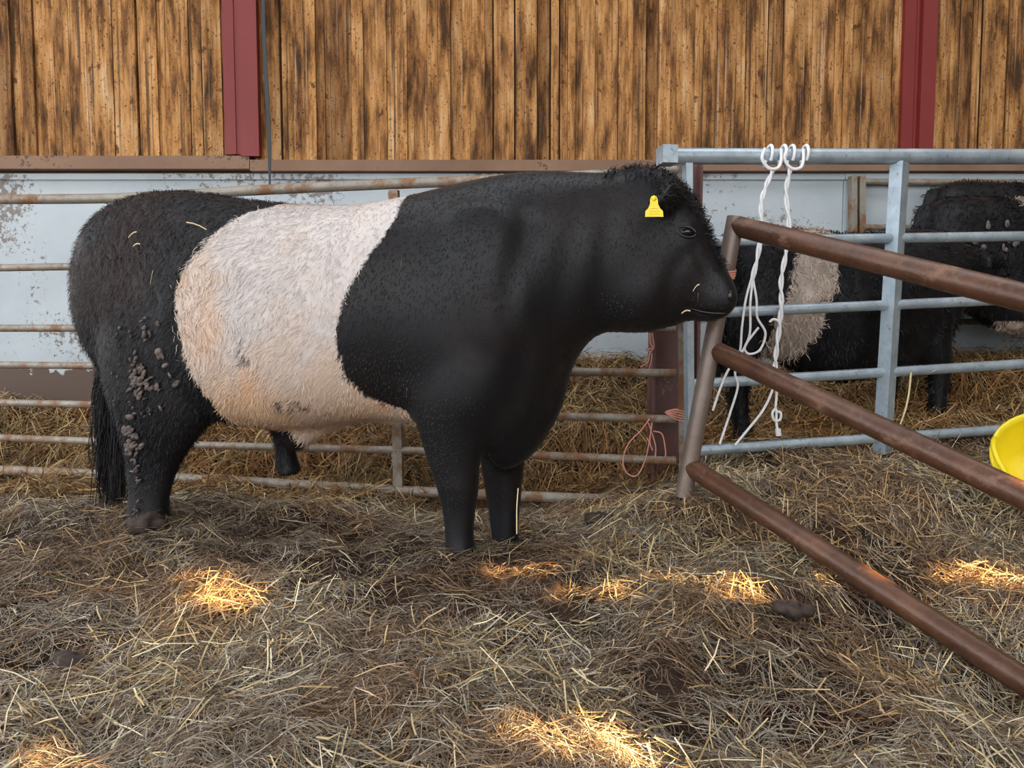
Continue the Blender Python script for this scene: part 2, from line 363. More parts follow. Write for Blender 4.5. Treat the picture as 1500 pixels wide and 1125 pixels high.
GA, GB = at(970, 300, 3.45)[:2], at(1500, 300, 3.73)[:2]
gang = math.atan2(GB[1] - GA[1], GB[0] - GA[0])
def gpt(x, y): return on_wall(x, y, GA, GB)
g = empty('field_gate', tuple(gpt(1290, 660))); tag(g, 'pale galvanised five-rail gate with white ropes hitched on its top rail', 'gate')
for k, (x0, y0, x1, y1, r) in enumerate([(981, 229, 1500, 229.5, .036), (1008, 354, 1500, 346, .024), (1008, 460, 1500, 438, .024), (1008, 563, 1500, 533, .024), (1008, 661, 1500, 627, .024)]):
    s_ = (y1 - y0) / (x1 - x0); gate_part(g, 'rail', [gpt(x0, y0), gpt(1300, y0 + s_ * (1300 - x0)), gpt(1780, y0 + s_ * (1780 - x0))], r, M['galv'], 16)
bar(g, 'rail_bracket', gpt(977, 241), gpt(977, 215), .034, .045, M['galv'], gang)
bar(g, 'end_upright', gpt(1007, 240), gpt(1010, 664), .015, .025, M['galv'], gang)
bar(g, 'upright', gpt(1318, 238), gpt(1292, 664), .032, .03, M['galv'], gang + .5)

VP = ray(70, 62); VP = VP / np.linalg.norm(VP)
s_top, s_bot = at(1078, 318, 2.90), at(1001, 728, 2.90)
rg = empty('pipe_gate', tuple(s_bot)); tag(rg, 'rusty brown pipe gate leaning across the straw beside the bull', 'gate')
gate_part(rg, 'end_upright', [s_top, s_bot], .033, M['rust_worn'], 16)
for (x0, y0), (x1, y1), r in (((1079, 331), (1500, 436), .038), ((1048, 514), (1500, 727), .037), ((1012, 684), (1500, 998), .037)):
    a = at(x0, y0, 2.90); D1 = 2.90 * (x0 - 62) / (x1 - 62); b = at(x1, y1, D1)
    gate_part(rg, 'rail', [a, a + (b - a) * .5, a + (b - a) * 1.45], r, M['rust'], 18)

hA, hB = (1.2, 5.14), (3.2, 5.14)
def hpt(x, y): return on_wall(x, y, hA, hB)
h = empty('short_hurdle', tuple(hpt(1262, 338))); tag(h, 'dull grey hurdle standing against the metal sheets behind the black cattle', 'hurdle')
bar(h, 'upright', hpt(1262, 258), hpt(1262, 520), .02, .02, M['galv_rust']); bar(h, 'upright', hpt(1249, 258), hpt(1249, 520), .018, .03, M['galv_rust'])
for y in (266, 333, 400, 470): gate_part(h, 'rail', [hpt(1266, y), hpt(1700, y + 4)], .02, M['galv_rust'])

pa, pb = at(957, 400, 3.78), at(1026, 400, 3.78); zt = at(990, 239, 3.78)[2]
r = empty('steel_post', ((pa[0] + pb[0]) / 2, 3.83, 0.1)); tag(r, 'short maroon steel post where the hurdle and galvanised gate meet', 'post')
c = np.array(r.location); hw = (pb[0] - pa[0]) / 2
for nm, bx in (('flange', (-hw, -hw + .014, -.07, .07)), ('flange', (hw - .014, hw, -.07, .07)), ('web', (-hw, hw, -.006, .006))):
    MB().box(bx[0], bx[1], bx[2], bx[3], -.25, zt - .1).build(nm, M['maroon'], r)

# ------------------------------------------------------------------ animals
def loft(mb, rings):
    n = len(rings[0]); V = [p for r_ in rings for p in r_]; Fc = []
    for i in range(len(rings) - 1):
        for k in range(n): Fc.append((i * n + k, i * n + (k + 1) % n, (i + 1) * n + (k + 1) % n, (i + 1) * n + k))
    V += [np.mean(rings[0], 0), np.mean(rings[-1], 0)]; a, b = len(V) - 2, len(V) - 1; e = (len(rings) - 1) * n
    for k in range(n): Fc.append((a, (k + 1) % n, k)); Fc.append((b, e + k, e + (k + 1) % n))
    mb.add(V, Fc)
def resample(rows, m):                            # rows of numbers, Catmull-Rom between them
    return spline(np.array(rows, float), m)
def trunk_rings(rows, n=28, m=4):                 # top s,z  bottom s,z  halfwidth  widest-at (0 bottom..1 top)
    out = []
    for ts, tz, bs, bz, w, k in resample(rows, m):
        ring = []
        for i in range(n):
            a = 2 * math.pi * i / n; u = math.cos(a); l = math.sin(a)
            up = (u * .5 + .5); up = up ** (math.log(.5) / math.log(1 - min(max(k, .3), .7)) if k != .5 else 1) if 0 < up < 1 else up
            lat = math.copysign(abs(l) ** .86, l) * w
            ring.append(np.array([bs + (ts - bs) * up, lat, bz + (tz - bz) * up]))
        out.append(ring)
    return out
def leg_rings(rows, n=16, m=4):                   # s_back, z_back, s_front, z_front, halfwidth, lat
    out = []
    for s0, z0, s1, z1, w, lat in resample(rows, m):
        out.append([np.array([(s0 + s1) / 2 + (s1 - s0) / 2 * math.cos(a), lat + w * math.sin(a), (z0 + z1) / 2 + (z1 - z0) / 2 * math.cos(a)]) for a in [2 * math.pi * i / n for i in range(n)]])
    return out
def blob(mb, c, r, n=14):
    V = []; Fc = []; m = n // 2 + 1
    for i in range(1, m):
        p = math.pi * i / m
        for k in range(n):
            a = 2 * math.pi * k / n; V.append((c[0] + r[0] * math.sin(p) * math.cos(a), c[1] + r[1] * math.sin(p) * math.sin(a), c[2] + r[2] * math.cos(p)))
    for i in range(m - 2):
        for k in range(n): Fc.append((i * n + k, (i + 1) * n + k, (i + 1) * n + (k + 1) % n, i * n + (k + 1) % n))
    V += [(c[0], c[1], c[2] + r[2]), (c[0], c[1], c[2] - r[2])]; a, b = len(V) - 2, len(V) - 1
    for k in range(n): Fc.append((a, k, (k + 1) % n)); Fc.append((b, (m - 2) * n + (k + 1) % n, (m - 2) * n + k))
    mb.add(V, Fc)
def fuse(mb, voxel, smooth, wfun=None):
    me = mesh('raw', mb.V, mb.F); o = bpy.data.objects.new('raw', me); COL.objects.link(o)
    md = o.modifiers.new('r', 'REMESH'); md.mode = 'VOXEL'; md.voxel_size = voxel
    dg = bpy.context.evaluated_depsgraph_get(); dg.update(); out = bpy.data.meshes.new_from_object(o.evaluated_get(dg))
    bpy.data.objects.remove(o); bpy.data.meshes.remove(me)
    nv = len(out.vertices); V = np.empty(nv * 3, np.float32); out.vertices.foreach_get('co', V); V = V.reshape(-1, 3).astype(float)
    E = np.empty(len(out.edges) * 2, np.int32); out.edges.foreach_get('vertices', E); E = E.reshape(-1, 2)
    deg = np.bincount(E.ravel(), minlength=nv).astype(float)
    W0 = None if wfun is None else wfun(V)[:, None]
    for it in range(smooth):
        lam = 0.55 if wfun is None else 0.6 * (W0 if it else 1.0)
        A = np.zeros_like(V)
        for kk in range(3): A[:, kk] = np.bincount(E[:, 0], V[E[:, 1], kk], nv) + np.bincount(E[:, 1], V[E[:, 0], kk], nv)
        V = V + lam * (A / deg[:, None] - V)
    out.vertices.foreach_set('co', V.astype(np.float32).ravel()); out.update()
    return out, V
def set_tint(me, C):
    a = me.attributes.new('tint', 'FLOAT_COLOR', 'POINT'); a.data.foreach_set('color', np.hstack([C, np.ones((len(C), 1))]).astype(np.float32).ravel())
def surface_samples(me, V, n, wfun):
    me.calc_loop_triangles(); T = np.empty(len(me.loop_triangles) * 3, np.int32); me.loop_triangles.foreach_get('vertices', T); T = T.reshape(-1, 3)
    a, b, c_ = V[T[:, 0]], V[T[:, 1]], V[T[:, 2]]; nr = np.cross(b - a, c_ - a); ar = np.linalg.norm(nr, axis=1); cen = (a + b + c_) / 3
    w = ar * wfun(cen, unit(nr)); w /= w.sum(); idx = rng.choice(len(T), n, p=w); u = rng.random((n, 2)); fl = u.sum(1) > 1; u[fl] = 1 - u[fl]
    return a[idx] + u[:, :1] * (b - a)[idx] + u[:, 1:] * (c_ - a)[idx], unit(nr)[idx]
def fur(name, root, P, Nn, flow, L, width, col, lift, curl, k=4):
    n = len(P); t = unit(flow - Nn * (flow * Nn).sum(1, keepdims=True)); side = unit(np.cross(t, Nn)); ph = rng.random(n) * 6.28
    tt = np.linspace(0, 1, k); paths = np.zeros((n, k, 3))
    for j, u in enumerate(tt):
        sw = np.sin(ph + u * 5) * curl
        paths[:, j] = P - Nn * np.minimum(.003, L * .06)[:, None] + (t * (u * (1 - lift * .3))[:, None] if np.ndim(lift) else t * u) * L[:, None] + Nn * (np.sin(u * 2.2) * lift * L)[:, None] + side * (sw * L * u)[:, None]
        paths[:, j, 2] -= L * .18 * u * u
    W = np.outer(width, np.interp(tt, [0, .6, 1], [1, .75, .12]))
    V, Q, C = ribbons(paths, W, side, col); o = link(name, fast_mesh(name, V, Q, C), M['hair'], root); o['kind'] = 'stuff'; return o

BLACK = np.array([.0062, .0062, .0076]); BROWN = np.array([.019, .0092, .0072])

# ---- the bull, traced in its own (forward s, lateral, up z) frame
PSI = math.radians(12); O2 = np.array([(675 - 750) / F_PX * 2.92, 2.92])
FW = np.array([math.cos(PSI), -math.sin(PSI)]); LF = np.array([math.sin(PSI), math.cos(PSI)])
def bl(x, y, lat=0.0):                            # pixel -> (s, z) on the bull's plane at lateral offset lat (towards the viewer +)
    d = ray(x, y); t = (O2 @ LF - lat) / (d[:2] @ LF); p = CAM + d * t
    return (p[:2] - O2) @ FW, p[2]
def make_bull():
    root = empty('bull', (O2[0], O2[1], 0)); root.rotation_euler = (0, 0, -PSI)
    tag(root, 'big black bull with a broad white belt and yellow ear tag', 'bull')
    # local frame: x forward, y away from viewer, so lateral-towards-viewer = -y
    mb = MB()
    T = [((158, 350), (152, 390), .07, .5), ((163, 318), (150, 470), .19, .5), ((188, 299), (158, 535), .255, .55), ((230, 284), (205, 575), .29, .55), ((290, 282), (275, 600), .32, .52),
         ((350, 291), (335, 612), .37, .47), ((410, 298), (402, 622), .405, .45), ((470, 302), (470, 623), .41, .45), ((540, 301), (540, 614), .39, .47), ((605, 289), (612, 618), .365, .5),
         ((662, 274), (690, 645), .345, .5), ((720, 260), (750, 680), .315, .52), ((775, 252), (802, 622), .275, .55), ((830, 252), (838, 535), .235, .55), ((882, 254), (878, 490), .20, .52),
         ((922, 247), (918, 489), .168, .5), ((962, 244), (953, 489), .145, .52), ((1003, 274), (985, 480), .13, .58), ((1028, 310), (1003, 473), .112, .6), ((1041, 345), (1017, 471), .094, .55),
         ((1052, 374), (1030, 472), .088, .5), ((1064, 394), (1045, 471), .09, .5), ((1074, 412), (1058, 467), .088, .5), ((1080, 428), (1068, 461), .076, .5), ((1081.5, 438), (1075, 453), .05, .5)]
    loft(mb, trunk_rings([(*bl(*a), *bl(*b), w, k) for a, b, w, k in T]))
    def leg(rows): loft(mb, leg_rings([(*bl(xb, yb, lat), *bl(xf, yf, lat), w, -lat) for xb, yb, xf, yf, w, lat in rows]))
    # near hind, far hind, near fore, far fore
    leg([(165, 380, 300, 400, .10, .14), (152, 450, 300, 460, .13, .17), (152, 520, 304, 530, .125, .19), (160, 575, 313, 585, .115, .20), (172, 615, 305, 622, .095, .20), (182, 650, 281, 655, .075, .19), (187, 685, 260, 688, .062, .18), (190, 720, 249, 722, .056, .18), (188, 745, 246, 746, .062, .18), (186, 768, 252, 768, .07, .18)])
    leg([(230, 400, 350, 420, .10, -.15), (270, 480, 378, 500, .11, -.18), (310, 545, 390, 555, .085, -.19), (360, 592, 404, 586, .06, -.19), (388, 616, 416, 608, .045, -.19), (399, 640, 423, 634, .040, -.19), (403, 660, 433, 652, .048, -.19), (404, 676, 434, 670, .046, -.19), (406, 688, 440, 684, .052, -.19), (406, 697, 443, 694, .055, -.19)])
    leg([(590, 400, 740, 400, .10, .16), (592, 500, 765, 500, .12, .20), (600, 580, 745, 580, .115, .21), (612, 630, 716, 630, .095, .20), (626, 675, 705, 675, .08, .19), (640, 715, 702, 715, .07, .185), (648, 750, 697, 750, .058, .18), (652, 785, 694, 785, .056, .18), (650, 805, 698, 805, .065, .18), (647, 826, 704, 826, .072, .18), (647, 845, 706, 845, .07, .18)])
    leg([(680, 520, 790, 520, .10, -.10), (690, 600, 785, 600, .10, -.13), (700, 660, 772, 660, .085, -.13), (708, 705, 766, 705, .07, -.13), (714, 745, 763, 745, .056, -.13), (718, 780, 760, 780, .056, -.13), (716, 800, 764, 800, .064, -.13), (714, 820, 768, 820, .07, -.13), (713, 840, 769, 840, .07, -.13)])
    # haunch, shoulder, cheek, brow, dewlap, sheath
    def lump(x, y, lat, rs, rl, rz, both=True):
        s_, z_ = bl(x, y, lat); blob(mb, (s_, -lat, z_), (rs, rl, rz))
        if both: blob(mb, (s_, lat, z_), (rs, rl, rz))
    lump(225, 420, .20, .20, .10, .27); lump(695, 430, .23, .23, .11, .33); lump(925, 415, .075, .15, .085, .15); lump(1005, 332, .085, .05, .045, .045)
    lump(790, 395, .14, .17, .09, .28)
    for pts in ([((868, 470), (862, 500)), ((842, 500), (838, 540)), ((815, 545), (826, 590)), ((785, 590), (812, 622)), ((745, 640), (780, 668)), ((715, 660), (740, 692))],):
        loft(mb, trunk_rings([(*bl(*a), *bl(*b), w, .5) for (a, b), w in zip(pts, (.06, .07, .08, .10, .11, .09))], 16, 4))
    loft(mb, trunk_rings([(*bl(395, 600), *bl(398, 615), .05, .5), (*bl(412, 596), *bl(418, 652), .075, .5), (*bl(437, 600), *bl(438, 662), .07, .5), (*bl(470, 600), *bl(474, 640), .07, .5), (*bl(530, 600), *bl(530, 619), .06, .5), (*bl(575, 600), *bl(575, 623), .05, .5), (*bl(602, 612), *bl(602, 626), .03, .5)], 14, 4))
    # ears
    for sg in (1, -1):
        e = []
        for u, hw_, th_ in ((0, .03, .03), (.25, .052, .026), (.55, .062, .02), (.8, .045, .016), (1, .012, .01)):
            lat = .10 + .19 * u; s_, z_ = bl(992 - 30 * u, 286 + 12 * u, lat); ring = []
            for i in range(12):
                a = 2 * math.pi * i / 12; ring.append(np.array([s_ + th_ * math.cos(a) + .02 * math.sin(a), -sg * lat, z_ + hw_ * math.sin(a)]))
            e.append(ring)
        if sg > 0: e = e[::-1]
        loft(mb, e)
    # tail dock
    tb = MB().tube([(*bl(170, 312),), (*bl(155, 340),), (*bl(147, 400),), (*bl(143, 470),), (*bl(146, 540),), (*bl(150, 600),)] and
                   [np.array([bl(x_, y_)[0], 0, bl(x_, y_)[1]]) for x_, y_ in ((178, 312), (160, 335), (151, 400), (147, 470), (149, 540), (154, 610))], [.05, .045, .04, .035, .03, .03], 12, True, 4)
    mb.add(tb.V, tb.F)
    me, V = fuse(mb, .0115, 26, lambda V: np.where((V[:, 0] > bl(985, 300)[0]) | (np.abs(V[:, 1]) > .19) & (V[:, 0] > bl(920, 300)[0]), .22, np.where(V[:, 2] < bl(680, 690)[1], .4, 1.0)))
    # soft folds over neck, shoulder and brisket
    def groove(path, depth, wid):
        nonlocal V
        Q = spline(np.array([bl(x_, y_, .22) for x_, y_ in path]), 10)
        d = np.full(len(V), 9.0)
        for q in Q: d = np.minimum(d, np.hypot(V[:, 0] - q[0], V[:, 2] - q[1]))
        k = np.exp(-(d / wid) ** 2) * depth; V[:, 1] *= (1 - k / np.maximum(np.abs(V[:, 1]), .08))
    groove([(775, 330), (757, 400), (750, 460), (768, 520), (752, 590)], .016, .045); groove([(850, 300), (825, 400), (805, 500), (795, 570)], .010, .05); groove([(722, 330), (712, 380), (726, 440)], .006, .03)
    groove([(888, 290), (884, 380), (872, 470)], .010, .045); groove([(600, 330), (590, 430), (600, 540)], .012, .06); groove([(1010, 446), (1030, 456), (1066, 459)], .014, .011)
    groove([(300, 420), (292, 500), (318, 590)], .02, .035); groove([(965, 470), (985, 400), (1000, 375)], .006, .03); groove([(1018, 360), (1035, 395), (1050, 415)], .007, .02); groove([(818, 520), (822, 560), (800, 610)], .012, .02)
    me.vertices.foreach_set('co', V.astype(np.float32).ravel()); me.update()
    # belt
    Lb = np.array([bl(x_, y_, .3) for x_, y_ in ((380, 280), (368, 296), (345, 308), (320, 335), (298, 370), (276, 408), (266, 432), (271, 470), (279, 520), (291, 555), (311, 585))])[::-1]
    Rb = np.array([bl(x_, y_, .3) for x_, y_ in ((568, 280), (572, 318), (560, 350), (540, 390), (521, 425), (511, 460), (506, 510), (513, 552), (530, 580), (560, 595), (606, 612))])[::-1]
    Ub = np.array([bl(x_, y_, .15) for x_, y_ in ((295, 588), (320, 602), (345, 618), (396, 630), (410, 634), (425, 658), (445, 660), (482, 640), (520, 630), (596, 634), (604, 622), (609, 585))])
    def coat(P, jit=0.0):
        s_, y_, z_ = P[:, 0], P[:, 1], P[:, 2]
        n1 = (fbm(s_ * 14 + 30, z_ * 14 + 20, 3) - .5) * .05; j = rng.normal(0, 1, len(P)) * jit
        ls = np.interp(z_, Lb[:, 1], Lb[:, 0]) + n1 * .6 + j; rs = np.interp(z_, Rb[:, 1], Rb[:, 0]) + n1 * .35 + j * .4; uz = np.interp(s_, Ub[:, 0], Ub[:, 1])
        belt = (s_ > ls) & (s_ < rs) & (z_ > uz)
        belt &= ~((y_ > .12) & (z_ < bl(400, 585)[1]) & (s_ < bl(450, 600, -.2)[0]) & (z_ < bl(400, 612, -.2)[1]))
        pe = fbm(s_ * 6 + 5, z_ * 6 + 2, 3); lowf = np.clip((.95 - z_) / .35, 0, 1); rear = np.clip((bl(470, 400)[0] - s_) / .4, 0, 1)
        k = np.clip(lowf * .72 + rear * .32 + (pe - .5) * 1.3, 0, 1)[:, None]
        wht = np.array([.60, .545, .515]) * (1 - k) + np.array([.66, .45, .29]) * k
        hot = np.clip((fbm(s_ * 9 + 50, z_ * 9, 2) - .62) / .1, 0, 1)[:, None] * lowf[:, None]; wht = wht * (1 - .45 * hot) + np.array([.72, .40, .20]) * .45 * hot
        grey = np.zeros(len(P))
        for (x0, y0, rx, rz, th) in ((360, 514, .045, .045, .56), (408, 598, .075, .022, .42), (555, 598, .05, .012, .5)):
            c0 = bl(x0, y0, .38); grey = np.maximum(grey, ((((s_ - c0[0]) / rx) ** 2 + ((z_ - c0[1]) / rz) ** 2 < 1) & (fbm(s_ * 55, z_ * 55, 2) > th) & (y_ < 0)).astype(float))
        wht = wht * (1 - .8 * grey[:, None]) + np.array([.06, .055, .055]) * .8 * grey[:, None]
        rb = np.clip((bl(330, 400)[0] - s_) / .2, 0, 1) * np.clip((z_ - .55) / .4, 0, 1); nb = np.clip((fbm(s_ * 5, z_ * 5 + 9, 3) - .4) / .3, 0, 1)
        kb = np.clip(rb * (.3 + .7 * nb) + .25 * nb, 0, 1)[:, None]; blk = BLACK * (1 - kb) + BROWN * kb
        return np.where(belt[:, None], wht, blk), belt
    C, belt = coat(V)
    set_tint(me, C); body = link('body', me, M['hide'], root, True)
    # coat hair
    def reg(P): return np.clip((bl(560, 400)[0] - P[:, 0]) / .25, 0, 1)            # 1 on belt and hindquarters
    def sample(n, wf):
        P, Nn = surface_samples(me, V, n, wf); return P, Nn
    def shag(P): return np.interp(P[:, 0], [bl(x_, 400, .3)[0] for x_ in (150, 330, 420, 520, 600, 900)], [1.0, .95, .75, .5, .3, .26]) * np.clip((P[:, 2] - .08) / .3, .35, 1)
    P, Nn = sample(95000, lambda c_, n_: (c_[:, 2] > .09) * np.where(c_[:, 0] < bl(560, 400)[0], 1.2, .9))
    Cc, bt = coat(P, .010); n = len(P); sh = shag(P); L = rng.uniform(.022, .046, n) * sh
    Cc = Cc * np.where(bt[:, None], rng.uniform(.88, 1.1, (n, 1)), rng.uniform(.9, 1.5, (n, 1))); fl = np.tile([-.55, 0, -1.0], (n, 1)) + rng.normal(0, 1, (n, 3)) * (.12 + .38 * sh)[:, None]
    fl[:, 0] += np.where(bt, (fbm(P[:, 0] * 11, P[:, 2] * 11, 2) - .5) * 5, (fbm(P[:, 0] * 8, P[:, 2] * 8, 2) - .5) * 2) * sh
    fur('coat', root, P, Nn, fl, L, rng.uniform(.0016, .0036, n), np.clip(Cc, 0, .9), rng.uniform(.12, .42, n), .18)
    s0, s1 = bl(890, 250)[0], bl(1052, 300)[0]
    def pollw(c_, n_):
        top = np.interp(c_[:, 0], [bl(x_, 0)[0] for x_ in (885, 930, 1000, 1030, 1045, 1060)], [bl(0, y_)[1] if False else bl(960, y_)[1] for y_ in (268, 265, 300, 335, 365, 395)])
        return ((c_[:, 0] > s0) & (c_[:, 2] > top)).astype(float) + .7 * ((np.abs(c_[:, 1]) > .16) & (c_[:, 0] > bl(945, 300)[0]) & (c_[:, 2] > bl(960, 345)[1]))
    P, Nn = sample(2300, pollw); n = len(P)
    fur('forelock', root, P, Nn, np.tile([.3, 0, -.5], (n, 1)) + rng.normal(0, .7, (n, 3)), rng.uniform(.015, .042, n), rng.uniform(.002, .0042, n), np.tile(BLACK, (n, 1)) * rng.uniform(.7, 1.6, (n, 1)), rng.uniform(.3, .75, n), .6, 6)
    # ragged hair on rump line and tail switch
    n = 1100; ux = rng.random(n); px0 = np.array([bl(150 + 8 * math.sin(k * 9), 500 + 120 * k) for k in ux]); k = 9
    paths = np.zeros((n, k, 3)); lens = rng.uniform(.25, .62, n); ph = rng.random(n) * 6.28; clump = rng.integers(0, 14, n); cl = rng.normal(0, .021, (14, 2))
    for j, u in enumerate(np.linspace(0, 1, k)):
        paths[:, j, 0] = px0[:, 0] + rng.normal(0, .002, n) + (cl[clump, 0] * 1.1 + .042) * min(1, u * 1.6) + .012 * np.sin(ph + u * 7) - .01 * math.sin(u * 3)
        paths[:, j, 1] = cl[clump, 1] * min(1, u * 1.6) + .012 * np.cos(ph + u * 6); paths[:, j, 2] = np.maximum(px0[:, 1] - lens * u, .085 + .02 * np.cos(ph))
    Vv, Qq, Cq = ribbons(paths, np.outer(rng.uniform(.003, .007, n), np.linspace(1, .3, k)), unit(rng.normal(0, 1, (n, 3)) * [1, 1, .1]), np.tile(BLACK, (n, 1)) * rng.uniform(.6, 2.2, (n, 1)) + [.004, .002, .001])
    link('tail_switch', fast_mesh('tail_switch', Vv, Qq, Cq), M['hair'], root)['kind'] = 'stuff'
    # dried mud clods on the thigh and shank, sitting on the hide
    dm = MB(); near = V[:, 1] < 0
    clods = [(random.gauss(226, 19), random.gauss(545, 26), random.uniform(.006, .014)) for _ in range(60)] + [(random.gauss(190, 9), random.gauss(655, 16), random.uniform(.007, .016)) for _ in range(26)] + \
            [(random.gauss(190, 5), random.uniform(685, 738), random.uniform(.005, .010)) for _ in range(18)] + [(random.uniform(165, 250), random.uniform(470, 640), random.uniform(.004, .007)) for _ in range(40)]
    Vn = V[near]
    for x_, y_, r_ in clods:
        s_, z_ = bl(x_, y_, .27); d = (Vn[:, 0] - s_) ** 2 + (Vn[:, 2] - z_) ** 2; c_ = np.where(d < .0012)[0]
        if len(c_) == 0: continue
        q = Vn[c_[np.argmin(Vn[c_, 1])]]; one = MB(); blob(one, (0, 0, 0), (r_ * 1.3, .006, r_ * random.uniform(.5, .8)), 10); an = random.gauss(.9, .7); ca, sa = math.cos(an), math.sin(an)
        one.V = [np.array([v[0] * ca - v[2] * sa, v[1], v[0] * sa + v[2] * ca]) * (1 + .9 * (float(fbm(v[0] * 60 + x_, v[2] * 60 + y_, 2)) - .5)) + [q[0], q[1] - .012, q[2]] for v in one.V]; dm.add(one.V, one.F)
    m_, t_, b_ = mat('dried_mud', rough=.8); t_.links.new(ramp(t_, noise_tex(t_, 60, pos(t_)), [(.35, (.035, .027, .024)), (.65, (.17, .13, .11))]), b_.inputs['Base Color'])
    dmo = dm.build('mud_clods', m_, root, True); dmo['kind'] = 'stuff'; dmo['label'] = 'grey-brown clods of dried mud'
    # eyes, nostrils, tag
    for sg in (1, -1):
        s_, z_ = bl(1006, 340, .12); near_ = V[(np.hypot(V[:, 0] - s_, V[:, 2] - z_) < .02)]; ly = np.abs(near_[:, 1]).max()
        eb = MB(); blob(eb, (s_, -sg * (ly - .012), z_), (.023, .018, .016), 16); ey = eb.build('eye', M['eye'], root, True)
        lid = MB().tube([np.array([s_ + .03 * math.cos(a), -sg * (ly + .0), z_ + .017 * math.sin(a) - .006 * math.cos(a)]) for a in np.linspace(0, 2 * math.pi, 22)], .0042, 8); lo = lid.build('eyelid', M['hide_dark'], ey, True)
        s_, z_ = bl(1069, 434, .06); nb_ = MB(); near_ = V[(np.hypot(V[:, 0] - s_, V[:, 2] - z_) < .02)]; ly = np.abs(near_[:, 1]).max()
        blob(nb_, (s_, -sg * (ly - .006), z_), (.011, .010, .019), 12); nb_.build('nostril', M['nose'], root, True)
    lat = .305; out = [(952.5, 292), (954, 288), (958, 286), (962, 288), (963.5, 292), (964, 299), (967, 305), (971, 309), (972, 317.5), (945, 317.5), (945.5, 309), (949.5, 305), (952, 299)]
    tm = MB(); fr = [np.array([bl(x_, y_, lat)[0], -lat, bl(x_, y_, lat)[1]]) for x_, y_ in out]; nf = len(fr)
    tm.add(fr + [p + [0, .003, 0] for p in fr], [tuple(range(nf))[::-1], tuple(range(nf, 2 * nf))] + [(k_, (k_ + 1) % nf, nf + (k_ + 1) % nf, nf + k_) for k_ in range(nf)])
    tg = tm.build('ear_tag', M['tag'], root); tg['label'] = 'yellow plastic ear tag'
    for yy in (305.5, 310, 313.5):
        a_, b_ = bl(951 if yy > 307 else 953, yy, lat), bl(966 if yy > 307 else 964, yy, lat); MB().box(a_[0], b_[0], -lat - .0006, -lat, a_[1] - .0008, a_[1] + .0008).build('print_line', M['tag_ink'], tg)
    pin = MB(); s_, z_ = bl(958, 291, lat); blob(pin, (s_, -lat - .001, z_), (.008, .005, .008), 10); pin.build('tag_stud', M['tag'], tg, True)
    for sg in (1, -1):                            # mouth crease
        path = []
        for x_, y_ in ((1014, 452), (1026, 456), (1040, 458.5), (1052, 459), (1064, 459)):
            s_, z_ = bl(x_, y_, .07); nr = V[(np.hypot(V[:, 0] - s_, V[:, 2] - z_) < .016) & (V[:, 1] * -sg > 0)]
            if len(nr): path.append(np.array([s_, -sg * (np.abs(nr[:, 1]).max() + .000), z_]))
        if len(path) > 2: MB().tube(path, [.002, .005, .005, .005, .002], 7, True, 5).build('mouth_line', M['nose'], root, True)
    # loose straw caught in the coat
    cr = []
    for x_, y_, a_, l_ in ((292, 332, -.35, .085), (195, 344, .5, .04), (238, 408, 1.3, .05), (596, 390, 1.5, .03), (598, 575, 1.5, .03), (1006, 455, .25, .03), (1022, 417, .8, .03), (1025, 432, 1.5, .03), (205, 360, .2, .03), (340, 413, .5, .02)):
        s_, z_ = bl(x_, y_, .3); near_ = V[(np.hypot(V[:, 0] - s_, V[:, 2] - z_) < .03)]
        if len(near_) == 0: continue
        yy = near_[:, 1].min() - .02; cr.append([np.array([s_ + (u - .5) * l_ * math.cos(a_), yy, z_ + (u - .5) * l_ * math.sin(a_) + .006 * math.sin(u * 3)]) for u in (0, .33, .66, 1)])
    cr = np.array(cr); Vv, Qq, Cq = ribbons(cr, np.full((len(cr), 4), .0045), np.tile([0, 0, 1.0], (len(cr), 1)), np.tile([.6, .48, .28], (len(cr), 1)))
    link('caught_straw', fast_mesh('caught_straw', Vv, Qq, Cq), M['strand'], root)['kind'] = 'stuff'
    return root
M['hide_dark'] = mat('dark_hide', (.0075, .0072, .008), .4)[0]
M['nose'] = mat('wet_nose', (.006, .005, .005), .3)[0]
make_bull()
M['mud'] = mat('grey_mud', (.13, .11, .10), .8)[0]

